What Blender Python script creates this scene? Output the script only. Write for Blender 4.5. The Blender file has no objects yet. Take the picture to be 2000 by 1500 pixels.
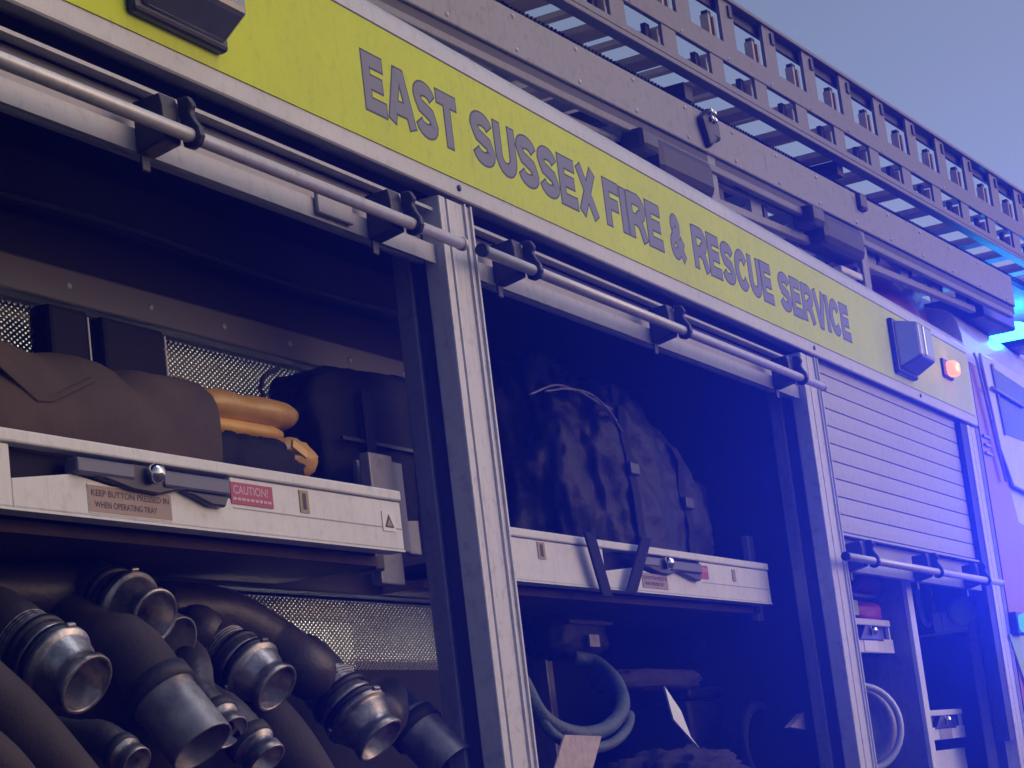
import bpy, bmesh, math, random
import numpy as np
from mathutils import Vector, Matrix, noise

random.seed(7)
SC = bpy.context.scene
COL = SC.collection

# ---------------------------------------------------------------- camera
YAW, PITCH, ROLL, FOC = math.radians(66.662), math.radians(10.418), math.radians(-6.952), 4400.0
CAM = Vector((0.0, -1.6, 1.6))
_f = Vector((math.sin(YAW) * math.cos(PITCH), math.cos(YAW) * math.cos(PITCH), math.sin(PITCH)))
_r0 = Vector((math.cos(YAW), -math.sin(YAW), 0)); _u0 = _r0.cross(_f)
CR = math.cos(ROLL) * _r0 + math.sin(ROLL) * _u0
CU = -math.sin(ROLL) * _r0 + math.cos(ROLL) * _u0
CF = _f
cam_data = bpy.data.cameras.new('camera'); cam = bpy.data.objects.new('camera', cam_data); COL.objects.link(cam)
cam_data.sensor_width = 36.0; cam_data.lens = 36.0 * FOC / 2000.0
cam_data.clip_start = 0.05; cam_data.clip_end = 4000
M = Matrix((CR, CU, -CF)).transposed().to_4x4(); M.translation = CAM
cam.matrix_world = M
SC.camera = cam

# ---------------------------------------------------------------- sky, sun, exposure
SUN_EL, SUN_AZ = math.radians(60), math.radians(152)      # azimuth of the light measured from +Y towards +X
world = bpy.data.worlds.new('World'); SC.world = world; world.use_nodes = True
wn = world.node_tree; bgn = wn.nodes['Background']
sky = wn.nodes.new('ShaderNodeTexSky'); sky.sky_type = 'NISHITA'; sky.sun_disc = False
sky.sun_elevation = math.radians(24.0); sky.sun_rotation = SUN_AZ
sky.altitude = 50; sky.air_density = 1.3; sky.dust_density = 2.5; sky.ozone_density = 2.0
tint = wn.nodes.new('ShaderNodeMix'); tint.data_type = 'RGBA'; tint.blend_type = 'MULTIPLY'; tint.inputs[0].default_value = 1.0
tint.inputs[7].default_value = (1.19, 1.03, 1.05, 1)
wn.links.new(sky.outputs[0], tint.inputs[6]); wn.links.new(tint.outputs[2], bgn.inputs['Color'])
bgn.inputs['Strength'].default_value = 0.105
sl = bpy.data.lights.new('sun', 'SUN'); sl.energy = 0.5; sl.angle = math.radians(25); sl.color = (.82, 0.89, 1.0)
sun = bpy.data.objects.new('sun', sl); COL.objects.link(sun)
_sd = Vector((math.sin(SUN_AZ) * math.cos(SUN_EL), math.cos(SUN_AZ) * math.cos(SUN_EL), math.sin(SUN_EL)))
sun.rotation_euler = _sd.to_track_quat('Z', 'Y').to_euler(); sun.location = (-3, -6, 6)
SC.view_settings.view_transform = 'Standard'; SC.view_settings.look = 'None'
SC.view_settings.exposure = -0.2; SC.view_settings.gamma = 1.0; SC.view_settings.use_curve_mapping = False
SC.render.engine = 'CYCLES'
SC.cycles.use_denoising = True; SC.cycles.use_adaptive_sampling = True; SC.cycles.adaptive_threshold = 0.02
SC.cycles.max_bounces = 5; SC.cycles.diffuse_bounces = 3; SC.cycles.glossy_bounces = 3; SC.cycles.volume_bounces = 0
SC.cycles.sample_clamp_indirect = 4.0

# ---------------------------------------------------------------- helpers
def at(x, y, Y):
    """point of the place seen at photo pixel (x, y) whose depth across the vehicle is Y"""
    d = CF + (x - 1000) / FOC * CR - (y - 750) / FOC * CU
    return CAM + d * ((Y - CAM.y) / d.y)

def px_size(P):
    return (Vector(P) - CAM).dot(CF) / FOC          # metres per photo pixel at P

def cam_dir(dx, dy, ratio):
    """direction whose end circle is seen as an ellipse of that ratio, leaning to image (dx, dy)"""
    s = math.sqrt(max(0, 1 - ratio * ratio)); l = math.hypot(dx, dy)
    return (-CF * ratio + (CR * (dx / l) - CU * (dy / l)) * s).normalized()

class MB:
    def __init__(self): self.v = []; self.f = []; self.sm = []
    def add(self, vs, fs, smooth=False):
        o = len(self.v); self.v += [Vector(p) for p in vs]
        self.f += [tuple(i + o for i in f) for f in fs]; self.sm += [smooth] * len(fs); return self
    def box(self, a, b):
        x0, y0, z0 = a; x1, y1, z1 = b
        return self.add([(x0,y0,z0),(x1,y0,z0),(x1,y1,z0),(x0,y1,z0),(x0,y0,z1),(x1,y0,z1),(x1,y1,z1),(x0,y1,z1)],
                        [(0,3,2,1),(4,5,6,7),(0,1,5,4),(1,2,6,5),(2,3,7,6),(3,0,4,7)])
    def obox(self, c, ax, ay, az, sx, sy, sz):
        c = Vector(c); ax, ay, az = Vector(ax).normalized() * sx / 2, Vector(ay).normalized() * sy / 2, Vector(az).normalized() * sz / 2
        vs = [c + ax * i + ay * j + az * k for k in (-1, 1) for i, j in ((-1,-1),(1,-1),(1,1),(-1,1))]
        return self.add(vs, [(0,3,2,1),(4,5,6,7),(0,1,5,4),(1,2,6,5),(2,3,7,6),(3,0,4,7)])
    def prism_x(self, prof, x0, x1, smooth=False):
        n = len(prof)
        vs = [(x0, y, z) for y, z in prof] + [(x1, y, z) for y, z in prof]
        fs = [(i, (i + 1) % n, n + (i + 1) % n, n + i) for i in range(n)]
        self.add(vs, fs, smooth); o = len(self.v) - 2 * n
        self.f += [tuple(o + i for i in range(n))[::-1], tuple(o + n + i for i in range(n))]; self.sm += [False, False]; return self
    def prism_y(self, prof, y0, y1):
        n = len(prof)
        vs = [(x, y0, z) for x, z in prof] + [(x, y1, z) for x, z in prof]
        self.add(vs, [(i, (i + 1) % n, n + (i + 1) % n, n + i) for i in range(n)] + [tuple(range(n))[::-1], tuple(range(n, 2 * n))]); return self
    def tube(self, pts, r, n=14, cap=True, smooth=True):
        pts = [Vector(p) for p in pts]; R = r if isinstance(r, (list, tuple)) else [r] * len(pts)
        t0 = (pts[1] - pts[0]).normalized(); ref = Vector((0, 0, 1)) if abs(t0.z) < .9 else Vector((1, 0, 0))
        u = t0.cross(ref).normalized(); vs = []
        for i, p in enumerate(pts):
            t = (pts[min(i + 1, len(pts) - 1)] - pts[max(i - 1, 0)]).normalized()
            u = (u - t * u.dot(t)).normalized(); w = t.cross(u)
            vs += [p + (u * math.cos(2 * math.pi * k / n) + w * math.sin(2 * math.pi * k / n)) * R[i] for k in range(n)]
        fs = [(i * n + k, i * n + (k + 1) % n, (i + 1) * n + (k + 1) % n, (i + 1) * n + k) for i in range(len(pts) - 1) for k in range(n)]
        self.add(vs, fs, smooth)
        if cap:
            o = len(self.v) - len(vs); L = (len(pts) - 1) * n
            self.f += [tuple(o + k for k in range(n))[::-1], tuple(o + L + k for k in range(n))]; self.sm += [False, False]
        return self
    def lathe(self, origin, axis, prof, n=28, scale=1.0):
        """prof: (distance behind the origin against the axis, radius)"""
        o = Vector(origin); a = Vector(axis).normalized(); ref = Vector((0, 0, 1)) if abs(a.z) < .9 else Vector((1, 0, 0))
        u = a.cross(ref).normalized(); w = a.cross(u); vs = []
        for s, r in prof:
            vs += [o - a * s * scale + (u * math.cos(2 * math.pi * k / n) + w * math.sin(2 * math.pi * k / n)) * r * scale for k in range(n)]
        fs = [(i * n + k, i * n + (k + 1) % n, (i + 1) * n + (k + 1) % n, (i + 1) * n + k) for i in range(len(prof) - 1) for k in range(n)]
        return self.add(vs, fs, True)
    def blob(self, c, ax, seg=(40, 24), power=2.6, amp=.06, freq=3.0, seed=0., rot=None, fold=None):
        """rounded lump: superellipsoid with half axes ax, creased by noise"""
        c = Vector(c); n, m = seg; vs = []
        for j in range(m + 1):
            th = math.pi * j / m - math.pi / 2
            for i in range(n):
                ph = 2 * math.pi * i / n
                e = 2.0 / power; sg = lambda q: math.copysign(abs(q) ** e, q)
                d = Vector((sg(math.cos(th)) * sg(math.cos(ph)), sg(math.cos(th)) * sg(math.sin(ph)), sg(math.sin(th))))
                q = d * freq + Vector((seed, seed * 1.7, -seed))
                k = 1 + amp * (noise.noise(q) + .5 * noise.noise(q * 2.3) - .7 * abs(noise.noise(q * 1.6 + Vector((5, 1, 2)))))
                p = Vector((d.x * ax[0], d.y * ax[1], d.z * ax[2])) * k
                if fold: p = fold(p)
                if rot is not None: p = rot @ p
                vs.append(c + p)
        fs = [(j * n + i, j * n + (i + 1) % n, (j + 1) * n + (i + 1) % n, (j + 1) * n + i) for j in range(m) for i in range(n)]
        return self.add(vs, fs, True)
    def build(self, name, mat, parent=None, bevel=0.0, recenter=False):
        me = bpy.data.meshes.new(name)
        off = Vector((0, 0, 0))
        if recenter:
            lo = Vector([min(p[i] for p in self.v) for i in range(3)]); hi = Vector([max(p[i] for p in self.v) for i in range(3)])
            off = Vector(((lo.x + hi.x) / 2, (lo.y + hi.y) / 2, lo.z))
        me.from_pydata([tuple(p - off) for p in self.v], [], self.f); me.validate()
        me.polygons.foreach_set('use_smooth', self.sm[:len(me.polygons)] if len(self.sm) >= len(me.polygons) else [False] * len(me.polygons))
        bm = bmesh.new(); bm.from_mesh(me); bmesh.ops.recalc_face_normals(bm, faces=bm.faces); bm.to_mesh(me); bm.free()
        me.materials.append(mat)
        o = bpy.data.objects.new(name, me); COL.objects.link(o); o.location = off
        if parent is not None: adopt(o, parent)
        if bevel > 0:
            b = o.modifiers.new('edge', 'BEVEL'); b.width = bevel; b.segments = 2; b.limit_method = 'ANGLE'; b.angle_limit = math.radians(40)
        return o

def adopt(o, parent):
    o.parent = parent
    if parent.type == 'EMPTY': o.matrix_parent_inverse = Matrix.Translation(-parent.location)

def thing(name, label, cat, loc, group=None):
    o = bpy.data.objects.new(name, None); COL.objects.link(o); o.location = loc; o.empty_display_size = .1
    return tag(o, label, cat, group)

def tag(o, label, cat, group=None, kind=None):
    if label: o['label'] = label
    if cat: o['category'] = cat
    if group: o['group'] = group
    if kind: o['kind'] = kind
    return o

def spline(pts, n=8):
    pts = [Vector(p) for p in pts]; P = [pts[0] * 2 - pts[1]] + pts + [pts[-1] * 2 - pts[-2]]; out = []
    for i in range(1, len(P) - 2):
        a, b, c, d = P[i - 1:i + 3]
        for k in range(n):
            t = k / n
            out.append(.5 * ((2 * b) + (c - a) * t + (2 * a - 5 * b + 4 * c - d) * t * t + (3 * b - a - 3 * c + d) * t ** 3))
    return out + [pts[-1]]

# ---------------------------------------------------------------- materials
def mat(name, col, rough=.5, metal=0., var=.12, vscale=6., dirt=None, bump=0., bscale=60., emit=None, estr=0., coat=0., trans=0., alpha=None, stretch=(1,1,1), spec=.5, grime=0.):
    m = bpy.data.materials.new(name); m.use_nodes = True; nt = m.node_tree; b = nt.nodes['Principled BSDF']
    b.inputs['Roughness'].default_value = rough; b.inputs['Metallic'].default_value = metal
    b.inputs['Specular IOR Level'].default_value = spec
    if coat: b.inputs['Coat Weight'].default_value = coat
    if trans: b.inputs['Transmission Weight'].default_value = trans
    tc = nt.nodes.new('ShaderNodeTexCoord'); mp = nt.nodes.new('ShaderNodeMapping'); nt.links.new(tc.outputs['Object'], mp.inputs[0])
    mp.inputs['Scale'].default_value = stretch
    nz = nt.nodes.new('ShaderNodeTexNoise'); nz.inputs['Scale'].default_value = vscale; nz.inputs['Detail'].default_value = 6; nz.inputs['Roughness'].default_value = .65
    nt.links.new(mp.outputs[0], nz.inputs[0])
    rp = nt.nodes.new('ShaderNodeValToRGB'); rp.color_ramp.elements[0].position = .3; rp.color_ramp.elements[1].position = .7
    c0 = dirt if dirt else tuple(c * (1 - var) for c in col); c1 = tuple(min(1, c * (1 + var * .6)) for c in col)
    rp.color_ramp.elements[0].color = (*c0, 1); rp.color_ramp.elements[1].color = (*c1, 1)
    nt.links.new(nz.outputs[0], rp.inputs[0]); last = rp.outputs[0]
    if grime:
        for sc_, lo, hi, st_ in ((38., .52, .74, (1, 1, 1)), (16., .55, .78, (6, 6, .35))):
            m2 = nt.nodes.new('ShaderNodeMapping'); m2.inputs['Scale'].default_value = st_; nt.links.new(tc.outputs['Object'], m2.inputs[0])
            ng = nt.nodes.new('ShaderNodeTexNoise'); ng.inputs['Scale'].default_value = sc_; ng.inputs['Detail'].default_value = 8; ng.inputs['Roughness'].default_value = .7
            nt.links.new(m2.outputs[0], ng.inputs[0])
            mg = nt.nodes.new('ShaderNodeMapRange'); mg.inputs[1].default_value = lo; mg.inputs[2].default_value = hi; mg.inputs[3].default_value = 0; mg.inputs[4].default_value = grime
            nt.links.new(ng.outputs[0], mg.inputs[0])
            mx = nt.nodes.new('ShaderNodeMix'); mx.data_type = 'RGBA'; mx.blend_type = 'MIX'; nt.links.new(mg.outputs[0], mx.inputs[0])
            nt.links.new(last, mx.inputs[6]); mx.inputs[7].default_value = (.07, .06, .055, 1); last = mx.outputs[2]
    nt.links.new(last, b.inputs['Base Color'])
    mr = nt.nodes.new('ShaderNodeMapRange'); mr.inputs[3].default_value = max(0.02, rough - .1); mr.inputs[4].default_value = min(1, rough + .14)
    nt.links.new(nz.outputs[0], mr.inputs[0]); nt.links.new(mr.outputs[0], b.inputs['Roughness'])
    if bump:
        nb = nt.nodes.new('ShaderNodeTexNoise'); nb.inputs['Scale'].default_value = bscale; nb.inputs['Detail'].default_value = 5
        nt.links.new(mp.outputs[0], nb.inputs[0]); bp = nt.nodes.new('ShaderNodeBump'); bp.inputs['Strength'].default_value = bump; bp.inputs['Distance'].default_value = .01
        nt.links.new(nb.outputs[0], bp.inputs['Height']); nt.links.new(bp.outputs[0], b.inputs['Normal'])
    if emit: b.inputs['Emission Color'].default_value = (*emit, 1); b.inputs['Emission Strength'].default_value = estr
    return m

K = {}
K['white'] = mat('white_paint', (.60, .60, .61), .34, var=.14, vscale=3.2, coat=.25, bump=.03, bscale=200, grime=.28)
K['tray_white'] = mat('tray_white', (.68, .68, .68), .45, var=.10, vscale=9, bump=.03, bscale=200, grime=.24)
K['yellow'] = mat('fluorescent_yellow_sheet', (.64, .75, .004), .5, var=.12, vscale=2.6, spec=.25, grime=0.18)
K['letter'] = mat('letter_grey_vinyl', (.17, .185, .23), .45, var=.05)
K['letter_edge'] = mat('letter_dark_edge', (.03, .035, .06), .5, var=.05)
K['alu'] = mat('satin_aluminium', (.58, .58, .60), .40, metal=.15, var=.08, vscale=10, stretch=(1, 1, .1), bump=.02, grime=0.4)
K['alu_rod'] = mat('polished_aluminium', (.58, .58, .60), .42, metal=.35, var=.06, vscale=20, grime=0.3)
K['alu_dull'] = mat('dull_aluminium', (.34, .34, .37), .5, metal=.35, var=.15, vscale=8, bump=.05, bscale=120)
K['shutter'] = mat('shutter_aluminium', (.40, .40, .42), .42, metal=.3, var=.05, vscale=4, stretch=(.3, 1, 4), grime=0.35)
K['black'] = mat('black_plastic', (.018, .018, .022), .38, var=.2, vscale=20)
K['rubber'] = mat('black_rubber', (.02, .019, .02), .6, var=.3, vscale=20, bump=.15, bscale=90)
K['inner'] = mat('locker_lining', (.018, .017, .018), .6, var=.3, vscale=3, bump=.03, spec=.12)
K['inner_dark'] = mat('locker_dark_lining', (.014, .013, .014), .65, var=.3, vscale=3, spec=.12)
K['jamb'] = mat('jamb_aluminium', (.24, .24, .27), .42, metal=.4, var=.25, vscale=12, stretch=(1, 1, .15), grime=0.5)
K['beam'] = mat('locker_crossrail', (.065, .058, .058), .5, metal=.2, var=.2, vscale=8)
K['mesh'] = mat('expanded_steel_mesh', (.10, .10, .09), .5, metal=.5)
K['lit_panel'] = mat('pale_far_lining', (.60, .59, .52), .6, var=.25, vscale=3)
K['latch'] = mat('latch_grey', (.10, .105, .15), .35, metal=.2, var=.15)
K['chrome'] = mat('chrome', (.75, .75, .77), .1, metal=1., var=.05)
K['st_red'] = mat('sticker_red', (.38, .035, .085), .45, var=.15, vscale=40)
K['st_tan'] = mat('sticker_tan', (.33, .24, .19), .5, var=.15, vscale=30)
K['st_yel'] = mat('sticker_yellow', (.32, .25, .10), .5, var=.12, vscale=40)
K['st_white'] = mat('sticker_white', (.75, .75, .73), .5, var=.1, vscale=40)
K['ink'] = mat('ink_dark', (.05, .03, .03), .6)
K['ink_pale'] = mat('ink_pale', (.62, .42, .46), .6)
K['hose'] = mat('suction_hose_rubber', (.042, .036, .034), .45, var=.4, vscale=9, bump=.12, bscale=160, grime=0.4)
K['hose_b'] = mat('brown_hose_jacket', (.062, .050, .044), .6, var=.4, vscale=7, bump=.12, bscale=220, spec=.12)
K['coupling'] = mat('worn_alloy_coupling', (.50, .47, .475), .33, metal=.75, var=.4, vscale=16, dirt=(.06, .05, .047), bump=.12, bscale=60, grime=.42)
K['bore'] = mat('coupling_bore', (.12, .10, .10), .5, metal=.3, var=.3, vscale=20)
K['pipe'] = mat('zinc_pipe', (.30, .295, .31), .42, metal=.5, var=.3, vscale=14, dirt=(.07, .06, .058), grime=0.5)
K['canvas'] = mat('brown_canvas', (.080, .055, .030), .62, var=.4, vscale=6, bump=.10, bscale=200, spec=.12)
K['orange'] = mat('orange_pvc', (.66, .36, .035), .4, var=.2, vscale=10, coat=.15, bump=.06, bscale=40)
K['tan'] = mat('tan_pvc', (.54, .30, .05), .32, var=.25, vscale=10)
K['nylon'] = mat('black_nylon', (.008, .008, .010), .65, var=.4, vscale=20, bump=.2, bscale=160, spec=.12)
K['navy'] = mat('dark_navy_fabric', (.014, .014, .021), .45, var=.2, vscale=9, bump=.25, bscale=60, spec=.12)
K['web'] = mat('webbing', (.02, .02, .028), .7, bump=.5, bscale=200, spec=.12)
K['teal'] = mat('layflat_teal_hose', (.055, .085, .09), .6, var=.4, vscale=14, bump=.4, bscale=80)
K['sack'] = mat('brown_sacking', (.045, .038, .040), .85, var=.4, vscale=20, bump=.4, bscale=140, spec=.12)
K['paper'] = mat('white_card', (.75, .75, .78), .6)
K['tagb'] = mat('tan_tag', (.42, .33, .29), .6, var=.3, vscale=50)
K['red'] = mat('red_paint', (.22, .010, .02), .3, var=.12, vscale=3, coat=.4)
K['redbag'] = mat('red_pvc_bag', (.42, .025, .05), .5, var=.25, vscale=12, bump=.4, bscale=40)
K['glass_dark'] = mat('tinted_glass', (.010, .028, .036), .2, var=.1, spec=.2)
K['ladder'] = mat('ladder_aluminium', (.17, .165, .17), .45, metal=.2, var=.15, vscale=7, bump=.04, bscale=90, grime=0.5)
K['string'] = mat('ladder_string_grey', (.23, .235, .25), .46, metal=.25, var=.10, vscale=5, stretch=(.4, 1, 1), grime=0.5)
K['rung'] = mat('rung_warm_lit', (.50, .38, .25), .55, var=.2, vscale=20)  # tan base colour stands for warm light on plain aluminium
K['dark_metal'] = mat('dark_metal', (.018, .018, .022), .45, metal=.3, var=.3, vscale=15)
K['lens'] = mat('clear_lamp_lens', (.24, .245, .25), .14, metal=.55, var=.25, vscale=8, coat=.8)
K['gasket'] = mat('lamp_gasket', (.015, .015, .018), .35)
K['amber'] = mat('amber_lens', (.8, .18, .02), .2, emit=(1, .24, .0), estr=2.2)
K['beacon'] = mat('blue_beacon_lens', (.02, .2, .6), .2, emit=(.03, .55, 1.0), estr=14)
K['blue_led'] = mat('blue_repeater_lens', (.02, .1, .6), .2, emit=(.05, .2, 1.0), estr=2.5)
K['strip'] = mat('added_mesh_backlight', (.9, .85, .6), .3, emit=(1, .95, .78), estr=110)
K['asphalt'] = mat('asphalt', (.05, .05, .05), .85, var=.3, vscale=2, bump=.4, bscale=80)
K['tyre'] = mat('tyre_rubber', (.02, .02, .02), .8)
K['lime'] = mat('lime_reflective', (.35, .5, .05), .45)

# ---------------------------------------------------------------- ground
g = MB().add([(-400, -400, 0), (400, -400, 0), (400, 400, 0), (-400, 400, 0)], [(0, 1, 2, 3)]).build('ground', K['asphalt'])
g['kind'] = 'structure'

# ================================================================ fire engine
FE = thing('fire_engine', 'white and red fire engine with yellow lettered band and open side lockers', 'fire engine', (5.2, 1.2, 0))
ZL, ZF0, ZF1 = 2.672, 2.702, 2.922            # fascia lip, yellow bottom, yellow top
X0 = 1.2
# roof and fascia profile (Y, Z)
R = .052
prof = [(.10, 2.69), (.030, 2.700), (.014, 2.674), (.009, 2.6695), (.004, 2.6685), (.001, 2.671), (0, 2.677), (0, 2.938)]
prof += [(R - R * math.cos(a), 2.938 + R * math.sin(a)) for a in [math.radians(t) for t in range(12, 91, 13)]]
prof += [(2.38, 2.99), (2.42, 2.95), (2.42, 2.69)]
fascia = MB().prism_x(prof, X0, 7.69, True).build('fascia', K['white'], FE)
for p in fascia.data.polygons:
    p.use_smooth = len(p.vertices) == 4 and abs(p.normal.x) < .5
fascia.modifiers.new('crisp', 'EDGE_SPLIT').split_angle = math.radians(35)
yb = MB().box((X0 + .01, -.0025, ZF0), (7.66, .002, ZF1)).build('yellow_band', K['yellow'], fascia)
MB().box((X0 + .01, -.0032, ZF1 - .0005), (7.66, .002, ZF1 + .0025)).build('band_edge', K['letter_edge'], fascia)

# ---- lettering: every letter built from mitred strokes
SW = .232
def arc(cx, cy, rx, ry, a0, a1, n=9):
    return [(cx + rx * math.cos(math.radians(a0 + (a1 - a0) * i / n)), cy + ry * math.sin(math.radians(a0 + (a1 - a0) * i / n))) for i in range(n + 1)]
h = SW / 2
def glyphs():
    G = {}
    G['E'] = (.745, [[(.70, 1 - h * .85), (h, 1 - h * .85), (h, h * .85), (.72, h * .85)], [(h, .51), (.65, .51)]])
    G['F'] = (.68, [[(.68, 1 - h * .85), (h, 1 - h * .85), (h, 0)], [(h, .50), (.60, .50)]])
    G['I'] = (.24, [[(.12, 0), (.12, 1)]])
    G['T'] = (.76, [[(0, 1 - h * .85), (.76, 1 - h * .85)], [(.38, 1 - h), (.38, 0)]])
    G['A'] = (.92, [[(.09, 0), (.40, .97)], [(.83, 0), (.52, .97)], [(.2, .28), (.72, .28)], [(.34, 1 - h * .9), (.58, 1 - h * .9)]])
    G['V'] = (.86, [[(.09, 1), (.40, .03)], [(.77, 1), (.46, .03)], [(.34, h * .7), (.52, h * .7)]])
    G['X'] = (.86, [[(.11, 1), (.75, 0)], [(.75, 1), (.11, 0)]])
    G['U'] = (.80, [[(h, 1), (h, .38)] + arc(.40, .38, .40 - h, .38 - h * .9, 180, 360)[1:-1] + [(.80 - h, .38), (.80 - h, 1)]])
    G['S'] = (.80, [arc(.40, .735, .40 - h, .265 - h * .9, 12, 180, 9) + [(h + .03, .66), (.22, .55), (.40, .50), (.60, .44), (.80 - h - .03, .34)] + arc(.40, .265, .40 - h, .265 - h * .9, 0, -170, 9)])
    G['C'] = (.84, [arc(.44, .5, .44 - h, .5 - h * .9, 38, 322, 16)])
    G['R'] = (.86, [[(h, 0), (h, 1)], [(h, 1 - h * .85), (.50, 1 - h * .85)] + arc(.52, .715, .22, .285 - h * .85, 80, -80, 7) + [(.48, .43), (h, .43)], [(.42, .44), (.60, .33), (.76, 0)]])
    G['&'] = (.92, [[(.84, .02), (.25, .68)], arc(.40, .76, .17, .15, 205, -20, 8) + [(.50, .62), (.28, .49)] + arc(.32, .28, .215, .19, 120, 290, 8) + [(.62, .24), (.80, .46)]])
    return G
GL = glyphs()
def stroke_mesh(mb, pl, w, fx, z0, d):
    n = len(pl); P = [Vector(p) for p in pl]; Lf, Rt = [], []
    for i in range(n):
        t0 = (P[i] - P[i - 1]).normalized() if i else (P[1] - P[0]).normalized()
        t1 = (P[i + 1] - P[i]).normalized() if i < n - 1 else t0
        nn = Vector((-(t0.y + t1.y), t0.x + t1.x)).normalized(); k = 1 / max(.5, nn.dot(Vector((-t0.y, t0.x))))
        Lf.append(P[i] + nn * w / 2 * k); Rt.append(P[i] - nn * w / 2 * k)
    vs = [fx(p, z0 - d) for p in Lf] + [fx(p, z0 - d) for p in Rt] + [fx(p, z0) for p in Lf] + [fx(p, z0) for p in Rt]
    fs = []
    for i in range(n - 1):
        fs += [(i, i + 1, n + i + 1, n + i), (2 * n + i, 3 * n + i, 3 * n + i + 1, 2 * n + i + 1), (i, 2 * n + i, 2 * n + i + 1, i + 1), (n + i, n + i + 1, 3 * n + i + 1, 3 * n + i)]
    fs += [(0, n, 3 * n, 2 * n), (n - 1, 3 * n - 1, 4 * n - 1, 2 * n - 1)]
    mb.add(vs, fs)
TZ, TH, LS = 2.758, .0995, .080
WORDS = [('EAST', 3.236, 3.597), ('SUSSEX', 3.658, 4.262), ('FIRE', 4.308, 4.646), ('&', 4.700, 4.790), ('RESCUE', 4.852, 5.446), ('SERVICE', 5.506, 6.158)]
ext = lambda pl, e: [tuple(Vector(pl[0]) - (Vector(pl[1]) - Vector(pl[0])).normalized() * e)] + list(pl[1:-1]) + [tuple(Vector(pl[-1]) + (Vector(pl[-1]) - Vector(pl[-2])).normalized() * e)]
for word, wx0, wx1 in WORDS:
    tot = sum(GL[c][0] + LS for c in word) - LS; kx = (wx1 - wx0) / tot; cx = 0
    for c in word:
        w, strokes = GL[c]
        fx = lambda p, y, cx=cx: (wx0 + (cx + p[0]) * kx, y, TZ + p[1] * TH)
        mb, me_ = MB(), MB()
        for k, pl in enumerate(strokes):
            stroke_mesh(me_, ext(pl, .034), SW + .070, fx, -.0024, .0004 + .00008 * k)
            stroke_mesh(mb, pl, SW, fx, -.0026, .0005 + .00008 * k)
        mb.build('letter', K['letter'], fascia); me_.build('letter_outline', K['letter_edge'], fascia)
        cx += w + LS
for X in (3.575, 5.76, 6.9):
    p = MB(); p.lathe((X, -.003, 2.687), (0, -1, 0), [(0, 0.0001), (0, .006), (.012, .007)], 12); p.build('screw_cap', K['black'], fascia)

# ---- pillars with guide channels
def pillar(x0, xg, x1, zb=.95):
    p = MB().box((xg + .004, .003, zb), (x1, .10, 2.66)).build('pillar', K['alu'], FE, .004)
    MB().box((x0, .003, zb), (xg - .004, .045, 2.66)).build('guide_channel', K['alu'], p, .003)
    MB().box((xg - .0045, .014, zb), (xg + .0045, .04, 2.655)).build('groove_seal', K['black'], p)
    MB().box((x1 - .035, -.0015, zb), (x1 - .030, .004, 2.66)).build('edge_bead', K['alu_rod'], p)
    MB().box((x1 - .010, -.0015, zb), (x1 - .004, .004, 2.66)).build('edge_bead', K['alu_rod'], p)
    # inner jamb seen beyond the channel
    MB().box((x0 + .012, .047, zb), (x0 + .030, .075, 2.66)).build('brush_seal', K['rubber'], p)
    MB().box((x0 + .004, .0765, zb), (x0 + .034, .112, 2.66)).build('jamb_strip', K['jamb'], p, .003)
    return p
PILL = [(3.493, 3.522, 3.623), (5.636, 5.685, 5.778), (7.525, 7.577, 7.675)]
for a in PILL: pillar(*a)
pillar(1.30, 1.33, 1.43)
# trim under the floor of the lockers and the lower skirt
MB().box((X0, .004, .62), (7.69, 2.41, .95)).build('lower_skirt', K['red'], FE, .01)

# ---- locker linings
LK = MB()
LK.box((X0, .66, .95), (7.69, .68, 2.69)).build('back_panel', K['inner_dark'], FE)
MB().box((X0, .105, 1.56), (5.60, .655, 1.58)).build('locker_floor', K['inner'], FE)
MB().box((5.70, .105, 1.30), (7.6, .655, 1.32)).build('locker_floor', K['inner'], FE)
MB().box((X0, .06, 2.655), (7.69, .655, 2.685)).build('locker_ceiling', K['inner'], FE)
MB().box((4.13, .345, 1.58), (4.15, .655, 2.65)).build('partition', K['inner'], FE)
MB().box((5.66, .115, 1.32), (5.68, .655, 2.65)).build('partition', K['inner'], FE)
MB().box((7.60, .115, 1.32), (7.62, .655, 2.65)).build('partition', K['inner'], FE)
MB().box((X0, .66, .95), (X0 + .02, 2.40, 2.69)).build('rear_panel', K['white'], FE)
MB().box((X0, 2.39, .95), (7.69, 2.42, 2.69)).build('far_side_panel', K['white'], FE)

# ---- locker crossrail and mesh divider of the first locker
MB().box((2.0, .29, 2.405), (4.12, .32, 2.462)).build('crossrail', K['beam'], FE, .004)
MB().box((2.0, .30, 1.995), (4.12, .333, 2.04)).build('crossrail', K['beam'], FE, .004)
MB().box((1.5, .335, 1.58), (4.125, .36, 1.866)).build('divider_panel', K['inner_dark'], FE)
MB().box((1.5, .335, 1.992), (4.125, .36, 2.20)).build('divider_panel', K['inner_dark'], FE)
MB().box((1.5, .325, 2.409), (4.125, .36, 2.65)).build('divider_panel', K['inner'], FE)
MB().box((1.5, .335, 1.8665), (2.95, .36, 1.9915)).build('divider_panel', K['inner_dark'], FE)
MB().box((1.5, .335, 2.2005), (2.30, .36, 2.4085)).build('divider_panel', K['inner_dark'], FE)
for i in range(9):
    mbr = MB(); mbr.lathe((2.1 + i * .22, .288, 2.434), (0, -1, 0), [(0, .0005), (.0005, .006), (.004, .007)], 8); mbr.build('bolt', K['alu_dull'], FE)
MB().tube(spline([(1.9, .30, 2.56), (2.4, .30, 2.545), (2.9, .30, 2.56), (3.4, .30, 2.55), (3.9, .30, 2.56)], 6), .007, 8).build('wiring', K['rubber'], FE)
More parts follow.
